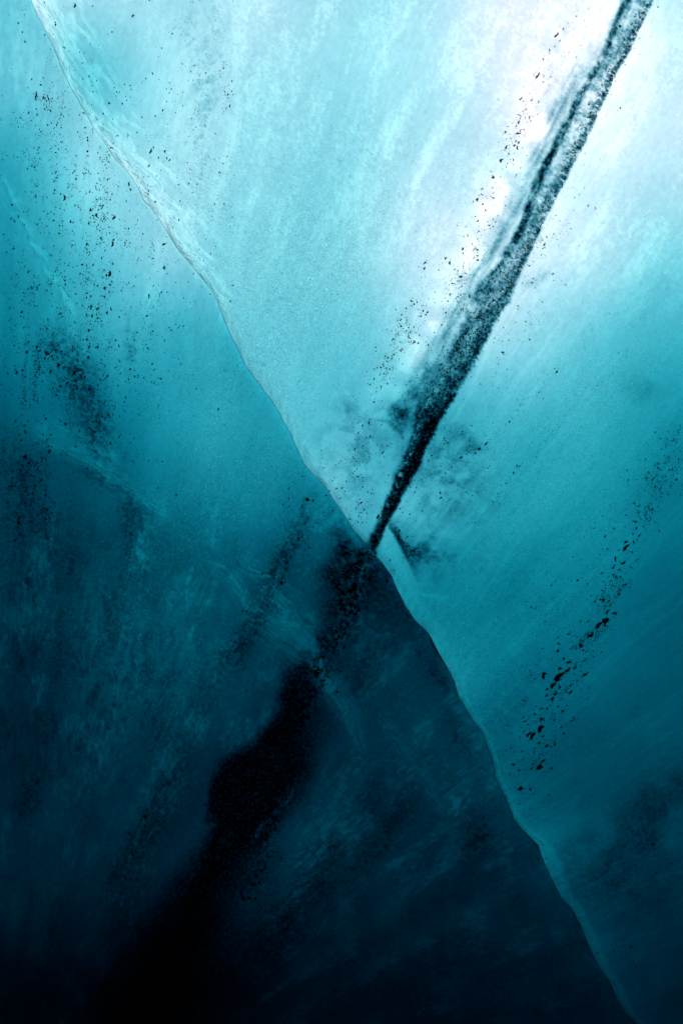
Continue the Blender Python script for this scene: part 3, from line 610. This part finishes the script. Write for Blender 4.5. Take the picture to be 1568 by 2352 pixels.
tag(band, 'gritty black ash band running from the upper right corner down to the middle of the ridge', 'ash band', kind='stuff')

# the buried continuation below the ridge
def dens_low(x, y):
    f = np.interp(y, [1262, 1400, 1540, 1700, 1900, 2100], [838, 800, 735, 668, 620, 560])
    n = fbm(x / 9, y / 9, 3, 133)
    return np.exp(-((x - f) / 26) ** 2) * sm(.4, .65, n) * (x < ridge(y) - 4)
x, y = sample(1600, dens_low, 480, 880, 1258, 2100); n = len(x)
tag(scatter('ash_band', IV, IF, x, y, rng.gamma(3., .8, n) + 1.2, rng.uniform(1, 2.2, n), flow_angle(x, y) + rng.normal(0, .5, n), GRIT, .4, .6), 'faint strip of black grit continuing the ash band into the dark face below the ridge', 'ash band', kind='stuff')

# --- fine grit that nobody could count
def dens_fine(x, y):
    a, r = flow(x, y); n = sm(.40, .72, fbm(a / 14, r / 60, 3, 141)); n2 = sm(.35, .7, fbm(x / 40, y / 40, 3, 142))
    d = 0
    for cx, cy, ra, rb, ang, k in FIELDS: d = np.maximum(d, k * gauss(x, y, cx, cy, ra, rb, ang))
    return np.clip(d * (.15 + n) * (.3 + n2), 0, 1)
FIELDS = [(190, 560, 330, 150, 1.45, .55), (150, 250, 200, 90, 1.3, .35), (175, 880, 130, 70, 1.3, 1.0), (60, 800, 170, 90, 1.3, 1.0), (40, 1110, 140, 80, 1.4, 1.2), (80, 650, 200, 90, 1.4, .45), (250, 1010, 60, 40, 1.3, .5), (440, 300, 260, 60, 1.45, .16), (520, 180, 200, 20, 1.5, .22),
          (1215, 260, 330, 26, 2.03, .55), (1060, 640, 260, 36, 1.98, .6), (930, 760, 150, 26, 2.0, .8), (850, 960, 120, 36, 2.05, .6), (800, 1080, 120, 40, 2.2, .5), (870, 1290, 60, 30, .9, .9), (920, 1190, 90, 40, 2.0, .4), (830, 1160, 70, 30, 2.0, .5),
          (1240, 560, 150, 60, 2.0, .25), (1180, 770, 90, 40, 2.0, .3), (1130, 1000, 160, 14, 2.35, .6), (1180, 1100, 200, 12, 2.3, .45), (1060, 1050, 90, 60, 2.2, .35), (1545, 1080, 90, 40, 2.2, 1.0), (1480, 1200, 90, 24, 2.1, .9), (1430, 1330, 100, 24, 2.1, 1.0), (1370, 1440, 90, 34, 2.2, 1.0),
          (1300, 1560, 90, 40, 2.1, 1.0), (1240, 1690, 90, 46, 2.0, 1.0), (1190, 1800, 60, 22, 2.1, .8), (1250, 1620, 130, 60, 2.1, .35), (1350, 1350, 200, 60, 2.15, .15), (1050, 1750, 60, 14, 1.1, .3), (690, 1200, 60, 34, 1.9, .8), (650, 1300, 80, 26, 2.0, 1.0),
          (600, 1420, 80, 34, 2.0, .7), (560, 1500, 90, 30, 2.0, .5), (370, 1830, 100, 20, 2.0, .5), (310, 1930, 90, 26, 2.0, .5), (1100, 1930, 90, 40, 2.0, .6), (1420, 2190, 60, 30, 2.0, .5), (1500, 2000, 80, 30, 2.0, .25), (1250, 1960, 40, 20, 1.9, .3)]
x, y = sample(15000, dens_fine, -60, 1620, -60, 2400); n = len(x)
k = np.abs(x - ridge(y)) > 3
x, y = x[k], y[k]; n = len(x)
fs = 1.1 + rng.gamma(1.4, .62, n)
big = (fs > 2.6) & (rng.random(n) < .45)
fs = np.where(big, fs * 1.2, fs) * .95
ang = flow_angle(x, y) + rng.normal(0, .45, n)
asp = rng.uniform(1., 2.6, n)
rt = x > ridge(y)
for side, lab in ((1, 'fine black dust and grit strewn through the pale ice face on the right of the ridge'), (0, 'fine black dust and grit strewn through the teal ice face on the left of the ridge')):
    k = rt == bool(side)
    tag(scatter('grit_dust', IV, IF, x[k], y[k], fs[k], asp[k], ang[k], GRIT, .45, .5), lab, 'grit', kind='stuff')

# --- larger flecks, each an object of its own
def fleck_mesh(i):
    """angular shard: a ragged outline in x-z, wedge-shaped in y"""
    r = np.random.default_rng(500 + i); m = 11 + i % 4
    th = (np.arange(m) + r.uniform(-.35, .35, m)) / m * 2 * math.pi
    rad = r.uniform(.45, 1.0, m); rad[r.integers(m)] = .3
    X = np.cos(th) * rad * .5; Z = np.sin(th) * rad
    X += .22 * np.sin(Z * 2.5 + r.uniform(0, 6)); Z = Z / np.abs(Z).max()
    v = [np.stack([X * k_, np.full(m, yy), Z * k_], -1) for k_, yy in ((.92, -.5), (1.0, .05), (.62, .32))] + [np.array([[X.mean(), .42, Z.mean()]])]
    v = np.concatenate(v); v[m:3 * m, 1] += r.uniform(-.08, .08, 2 * m); loops = []; st = []
    def add(f): st.append(len(loops)); loops.extend(f)
    for b_ in (0, m):
        for k_ in range(m): add([b_ + k_, b_ + (k_ + 1) % m, b_ + m + (k_ + 1) % m, b_ + m + k_][::-1])
    for k_ in range(m): add([2 * m + k_, 3 * m, 2 * m + (k_ + 1) % m])
    add(list(range(m)))
    me_ob = mesh_np('grit_fleck', v, np.array(loops), np.array(st), GRIT, smooth=False)
    me = me_ob.data; bpy.data.objects.remove(me_ob); return me
FM = [fleck_mesh(i) for i in range(16)]
from mathutils import Matrix
taken = []
def fleck(px, py, L, wd, label, group, lean=None):
    """L, wd in wall units; long axis = local z, local y points out of the wall"""
    h, _ = surf(np.array([float(px)]), np.array([float(py)]))
    c = W(np.array([float(px)]), np.array([float(py)]), h)[0]
    a = (flow_angle(np.array([px]), np.array([py]))[0] if lean is None else lean)
    t = -math.sin(a) * EX - math.cos(a) * EU; s_ = np.cross(t, EN)
    o = bpy.data.objects.new('grit_fleck', FM[random.randrange(16)]); COL.objects.link(o)
    f = 1.0 if random.random() < .5 else -1.0
    M = Matrix(((s_[0] * wd * S * f, EN[0] * wd * S * .8, t[0] * L * S / 2, c[0]), (s_[1] * wd * S * f, EN[1] * wd * S * .8, t[1] * L * S / 2, c[1]), (s_[2] * wd * S * f, EN[2] * wd * S * .8, t[2] * L * S / 2, c[2]), (0, 0, 0, 1)))
    o.matrix_world = M
    tag(o, label, 'grit fleck', group); taken.append((px, py)); return o

# flecks that stand out, each with its own label
SOLO = [
 (305, 37, 11, 8, 'solitary round black fleck near the top edge, right of the ridge in the upper left'),
 (175, 17, 12, 7, 'soft dark fleck touching the top edge just right of the ridge start'),
 (76, 210, 20, 7, 'crooked black fleck, left one of a close pair in the upper left corner area'),
 (94, 216, 9, 7, 'short broad black fleck, right one of a close pair in the upper left corner area'),
 (348, 350, 15, 6, 'tall narrow black fleck on the white frosted rim right of the ridge'),
 (344, 384, 9, 5, 'small black fleck directly below the tall narrow one right of the ridge'),
 (253, 241, 9, 6, 'black fleck on the frosted rim just right of the upper ridge'),
 (140, 446, 18, 7, 'long black fleck alone left of the ridge notch, upper left face'),
 (202, 475, 12, 8, 'black fleck, left one of a neighbouring pair in the middle of the upper left face'),
 (217, 487, 12, 9, 'black fleck, right one of a neighbouring pair in the middle of the upper left face'),
 (258, 494, 12, 8, 'stout black fleck nearest the ridge in the upper left face'),
 (296, 421, 11, 6, 'thin slanted black fleck close under the ridge notch'),
 (253, 555, 17, 6, 'long slanted black fleck below the stout one, upper left face'),
 (245, 623, 17, 9, 'largest black fleck of the upper left face, hooked like a comma'),
 (236, 656, 9, 9, 'round black fleck just below the hooked comma fleck'),
 (376, 612, 10, 8, 'black fleck halfway between the hooked comma fleck and the ridge'),
 (201, 698, 12, 7, 'slanted black fleck under the round one, left face'),
 (1293, 45, 18, 8, 'large black fleck in the bright ice left of the ash band near the top edge'),
 (1246, 145, 22, 7, 'long slanted black streak in the bright ice left of the ash band'),
 (1206, 202, 12, 6, 'black fleck on the dotted line left of the band, below the long streak'),
 (1201, 259, 14, 6, 'narrow upright black fleck on the dotted line left of the ash band'),
 (1196, 285, 9, 6, 'small black fleck under the narrow upright one left of the ash band'),
 (1171, 320, 14, 6, 'slanted black fleck beside the bright white window left of the ash band'),
 (1159, 352, 13, 8, 'double black fleck above the bright white window left of the ash band'),
 (1137, 391, 10, 9, 'round black fleck just above the bright white window'),
 (1102, 446, 10, 8, 'black fleck at the left rim of the bright white window'),
 (977, 597, 13, 7, 'upper black fleck of a stacked pair, middle of the pale face'),
 (977, 611, 9, 6, 'lower black fleck of a stacked pair, middle of the pale face'),
 (1036, 597, 9, 9, 'black fleck right of the stacked pair, middle of the pale face'),
 (1259, 548, 12, 6, 'lone black fleck in clean ice right of the ash band'),
 (1446, 216, 8, 6, 'lone tiny black fleck in white ice at the upper right'),
 (1012, 1132, 7, 7, 'tiny reddish black dot right of the lower ash band, upper of two'),
 (1012, 1143, 8, 7, 'tiny reddish black dot right of the lower ash band, lower of two'),
 (833, 978, 10, 6, 'black fleck left of the lower ash band'),
 (848, 971, 9, 6, 'black fleck nearest the lower ash band on its left'),
 (1446, 1261, 24, 10, 'long slanted black blot in the dark speckled trail of the right edge'),
 (1439, 1294, 14, 9, 'black blot hanging below the long slanted one in the right speckled trail'),
 (1416, 1410, 12, 11, 'round black blot standing right of the speckled trail'),
 (1400, 1408, 16, 7, 'narrow upright black blot in the speckled trail'),
 (1396, 1431, 20, 18, 'widest black blot in the middle of the right speckled trail'),
 (1379, 1440, 24, 12, 'tall black blot left of the widest one in the right speckled trail'),
 (1360, 1460, 18, 12, 'black blot below left of the tall one in the right speckled trail'),
 (1336, 1484, 14, 9, 'black blot in the trail above the lower cluster at right'),
 (1284, 1559, 34, 16, 'ragged black smear, largest blot of the lower right cluster'),
 (1304, 1540, 22, 9, 'slanted black blot above right of the ragged smear'),
 (1249, 1553, 16, 15, 'round black blot left of the ragged smear'),
 (1271, 1577, 18, 12, 'black blot directly beneath the ragged smear'),
 (1241, 1673, 20, 16, 'broad black blot in the lowest cluster beside the ridge'),
 (1222, 1690, 24, 12, 'jagged black blot left of the broad one in the lowest cluster'),
 (1212, 1688, 18, 8, 'thin black blot at the left end of the lowest cluster'),
 (1238, 1762, 20, 14, 'hooked black blot below the lowest cluster'),
 (1245, 1747, 20, 6, 'narrow curved black blot above the hooked one'),
 (1194, 1810, 16, 11, 'last large black blot of the trail, closest to the ridge'),
 (40, 1046, 13, 12, 'round soft black blot at the left edge below the crease'),
 (20, 847, 10, 9, 'round black blot at the far left edge'),
 (120, 832, 12, 9, 'black blot at the left of the dark smudge, left edge'),
 (157, 851, 12, 11, 'stout black blot at the top of the dark smudge on the left face'),
 (134, 969, 8, 8, 'black dot under the dark smudge on the left face'),
 (498, 938, 8, 6, 'lone black dot in the clean teal ice left of the ridge'),
 (727, 1552, 22, 16, 'blackish brown blot where white cracks cross the dark band'),
 (646, 1342, 14, 11, 'black blot in the speckled dark trail left of the ridge middle'),
 (583, 1436, 14, 7, 'narrow black blot where the white crack starts, dark left face'),
 (685, 1238, 14, 7, 'black blot at the head of the dark trail under the ridge'),
]
for px, py, L, wd, lab in SOLO: fleck(px, py, L * (1.12 if px > 1150 and py > 1200 else 1.0), wd * (1.05 if px > 1150 and py > 1200 else 1.0), lab, 'larger black flecks standing out in the ice')

AREAS = [
 ('flecks on the upper left face', 'small black fleck among many scattered through the pale upper left face left of the ridge', 62, (190, 540, 330, 110, 1.45), (5, 11)),
 ('flecks in the top left corner', 'small black fleck in the loose scatter at the top left corner, beside the ridge start', 14, (110, 180, 110, 60, 1.2), (4, 8)),
 ('flecks in the left smudge', 'small black fleck in the dark smudge at the left edge above the old crease', 44, (170, 860, 130, 70, 1.3), (6, 12)),
 ('flecks at the left edge', 'small black fleck crowded at the left edge around the old crease', 28, (45, 1110, 110, 45, 1.4), (6, 12)),
 ('flecks right of the upper ridge', 'tiny black fleck sprinkled in the pale ice right of the upper ridge', 14, (400, 280, 200, 70, 1.4), (4, 8)),
 ('flecks on the dotted line', 'tiny black fleck on the dotted line left of the ash band', 30, (1110, 460, 420, 22, 2.02), (4, 9)),
 ('flecks left of the lower ash band', 'tiny black fleck left of the lower part of the ash band', 18, (860, 900, 150, 30, 2.05), (4, 8)),
 ('flecks in the right trail', 'small black blot in the speckled trail that slants down from the right edge', 40, (1450, 1270, 230, 24, 2.12), (6, 13)),
 ('flecks in the lower right cluster', 'small black blot in the speckled cluster between the right trail and the ridge', 46, (1275, 1610, 190, 34, 2.05), (7, 15)),
 ('flecks in the dark left trail', 'small black fleck in the dim speckled trail below the middle of the ridge', 24, (630, 1350, 160, 26, 2.0), (5, 10)),
 ('flecks in the lower dark face', 'dim black fleck in the darkest lower part of the left face', 14, (340, 1880, 150, 24, 2.0), (6, 12)),
]
for grp, lab, cnt, (cx, cy, ra, rb, ang_), (lo, hi) in AREAS:
    k = 0; tries = 0
    ca, sa = math.cos(ang_), math.sin(ang_)
    while k < cnt and tries < 4000:
        tries += 1
        p = random.gauss(0, .55) * ra; q_ = random.gauss(0, .6) * rb
        px, py = cx + p * ca - q_ * sa, cy + p * sa + q_ * ca
        if not (3 < px < 1563 and 3 < py < 2340): continue
        rx = float(ridge(np.array([py]))[0])
        if abs(px - rx) < 10: continue
        if ('left face' in grp or 'left edge' in grp or 'top left' in grp or 'smudge' in grp) and px > rx: continue
        if any((px - u) ** 2 + (py - v_) ** 2 < (hi * .95) ** 2 for u, v_ in taken[-500:]): continue
        L = (lo + (hi - lo) * random.random() ** 2.0)
        fleck(px, py, L, L * random.uniform(.35, .8), lab, grp, float(flow_angle(np.array([px]), np.array([py]))[0]) + random.gauss(0, .35)); k += 1

# --- air bubbles
def domes(name, x, y, size, mat, seg=2):
    return scatter(name, IV if seg < 2 else I2V, IF if seg < 2 else I2F, x, y, size, np.ones(len(x)) * 1.15, flow_angle(x, y), mat, .02, .8, .05, True)
for side, fr_, cnt, lab in ((1, froth_right, 4200, 'froth of pinhead air bubbles in the pale ice face right of the ridge'), (-1, froth_left, 4200, 'froth of pinhead air bubbles in the teal and dark ice face left of the ridge')):
    fn = lambda x, y: fr_(x, y) * ((x - ridge(y)) * side > 4)
    x, y = sample(cnt, fn, -60, 1620, -60, 2400)
    tag(domes('bubble_froth', x, y, 2.3 + rng.gamma(1.4, .95, len(x)), BUBBLE, 1), lab, 'bubbles', kind='stuff')

bm_ob = quads(I2V * 1.0, I2F, 'air_bubble', BUBBLE, smooth=True); BME = bm_ob.data; bpy.data.objects.remove(bm_ob)
BUBS = [(428, 76, 9, 14, 'largest clear oval air bubble near the top edge, upper left of the pale face'), (449, 50, 6, 9, 'faint oval air bubble up and right of the largest one near the top edge'), (593, 310, 6, 7, 'clear round air bubble in the upper middle of the pale face'),
        (646, 287, 6, 7, 'round air bubble right of its neighbour in the upper middle of the pale face'), (417, 1078, 9, 8, 'big round air bubble in the clean teal ice left of the ridge'), (660, 1024, 8, 8, 'big round air bubble just left of the ridge middle'),
        (586, 1045, 8, 9, 'round air bubble with a smaller one below, teal ice'), (586, 1054, 6, 6, 'smaller air bubble under the round one, teal ice'), (418, 1162, 7, 7, 'round air bubble in the teal ice under the big one'), (376, 1340, 8, 8, 'lone round air bubble in the dark teal ice'),
        (605, 1104, 7, 8, 'round air bubble in the lower teal ice near the ridge'), (648, 1299, 7, 7, 'pale air bubble beside the dark speckled trail'), (816, 673, 6, 7, 'air bubble in the middle of the pale face'), (602, 856, 7, 7, 'air bubble on the pale face next to the ridge')]
def bubble(px, py, wx, wy, lab, grp):
    h, _ = surf(np.array([float(px)]), np.array([float(py)])); c = W(np.array([float(px)]), np.array([float(py)]), h)[0]
    o = bpy.data.objects.new('air_bubble', BME); COL.objects.link(o)
    ax, ay, az = EX * wx * S / 2, EN * wx * S * .35, EU * wy * S / 2
    o.matrix_world = Matrix(((ax[0], ay[0], az[0], c[0]), (ax[1], ay[1], az[1], c[1]), (ax[2], ay[2], az[2], c[2]), (0, 0, 0, 1)))
    tag(o, lab, 'air bubble', grp)
for b in BUBS: bubble(*b, 'air bubbles large enough to pick out')

# ------------------------------------------------------------------ the cave round the camera
def wall_y(z): return -S30 * (z - 3.6) / C30
prof = []
for k in range(41):
    t = math.pi * k / 40
    prof.append((-3.0 * math.copysign(abs(math.cos(t)) ** .6, math.cos(t)), 6.0 * abs(math.sin(t)) ** .55))
prof = np.array(prof)
nk = 40; V = []
for j in range(nk + 1):
    u = j / nk
    for (px, pz) in prof:
        y0 = wall_y(pz) + .55; yy = y0 + (-8.0 - y0) * u
        taper = 1 - .55 * max(0, (u - .6) / .4) ** 2
        n = (float(fbm(np.array([px * .6 + 5]), np.array([yy * .6 + pz * .5]), 4, 200)[0]) - .5) * .6 * min(1, u * 6)
        V.append((px * taper * (1 + n * .2), yy, max(-.05, pz * taper * (1 + n * .2) - (.05 if pz < .01 else 0))))
V = np.array(V); m_ = len(prof); idx = np.arange((nk + 1) * m_).reshape(nk + 1, m_)
q = np.stack([idx[:-1, :-1], idx[:-1, 1:], idx[1:, 1:], idx[1:, :-1]], -1).reshape(-1, 4)
cen = len(V); V = np.concatenate([V, [[0, -8.2, 1.2]]])
lp = list(q.ravel()); st = list(np.arange(len(q)) * 4); p_ = len(lp)
for k in range(m_ - 1): lp += [idx[-1, k], idx[-1, k + 1], cen]; st.append(p_); p_ += 3
tag(mesh_np('cave_vault', V, np.array(lp), np.array(st), VAULT), kind='structure')
gx = np.linspace(-12, 12, 61); gy = np.linspace(-12, 14, 66)
X, Y = np.meshgrid(gx, gy); Z = .12 * (fbm(X * .8 + 30, Y * .8 + 30, 4, 210) - .5) - .02
Z = np.where(Y > 1.5, Z * .3, Z)
idx = np.arange(X.size).reshape(X.shape)
q = np.stack([idx[:-1, :-1], idx[:-1, 1:], idx[1:, 1:], idx[1:, :-1]], -1).reshape(-1, 4)
tag(quads(np.stack([X, Y, Z], -1).reshape(-1, 3), q, 'ground', ROCKY), kind='structure')

# ------------------------------------------------------------------ light
sun_dir = np.array([0.0, C30, S30]); sun_dir /= np.linalg.norm(sun_dir)
w = bpy.data.worlds.new("World"); scene.world = w; w.use_nodes = True
nt = w.node_tree; bg = nt.nodes['Background']; sky = nt.nodes.new('ShaderNodeTexSky'); sky.sky_type = 'NISHITA'; sky.sun_disc = False
sky.sun_elevation = math.asin(sun_dir[2]); sky.sun_rotation = math.atan2(sun_dir[0], sun_dir[1])
nt.links.new(sky.outputs[0], bg.inputs[0]); bg.inputs[1].default_value = .12
sl = bpy.data.lights.new('sun', 'SUN'); sl.energy = 4.0; sl.angle = math.radians(.5); sl.color = (1.0, .965, .93)
so = bpy.data.objects.new('sun', sl); COL.objects.link(so)
from mathutils import Vector
so.rotation_euler = Vector(sun_dir).to_track_quat('Z', 'Y').to_euler()

# ------------------------------------------------------------------ camera
cam = bpy.data.cameras.new('camera'); co = bpy.data.objects.new('camera', cam); COL.objects.link(co)
D = 4.0
cam.sensor_fit = 'VERTICAL'; cam.sensor_height = 24.0; cam.lens = 24.0 * D / 3.0; cam.clip_end = 200; cam.clip_start = .05
co.location = O + EN * D
co.rotation_euler = Vector(EN).to_track_quat('Z', 'Y').to_euler()
scene.camera = co

scene.view_settings.view_transform = 'Standard'; scene.view_settings.look = 'None'; scene.view_settings.gamma = 1; scene.view_settings.exposure = 0.35
scene.render.engine = 'CYCLES'
cy = scene.cycles; cy.use_denoising = True; cy.max_bounces = 8; cy.transparent_max_bounces = 16; cy.caustics_reflective = False; cy.caustics_refractive = False; cy.sample_clamp_indirect = 4
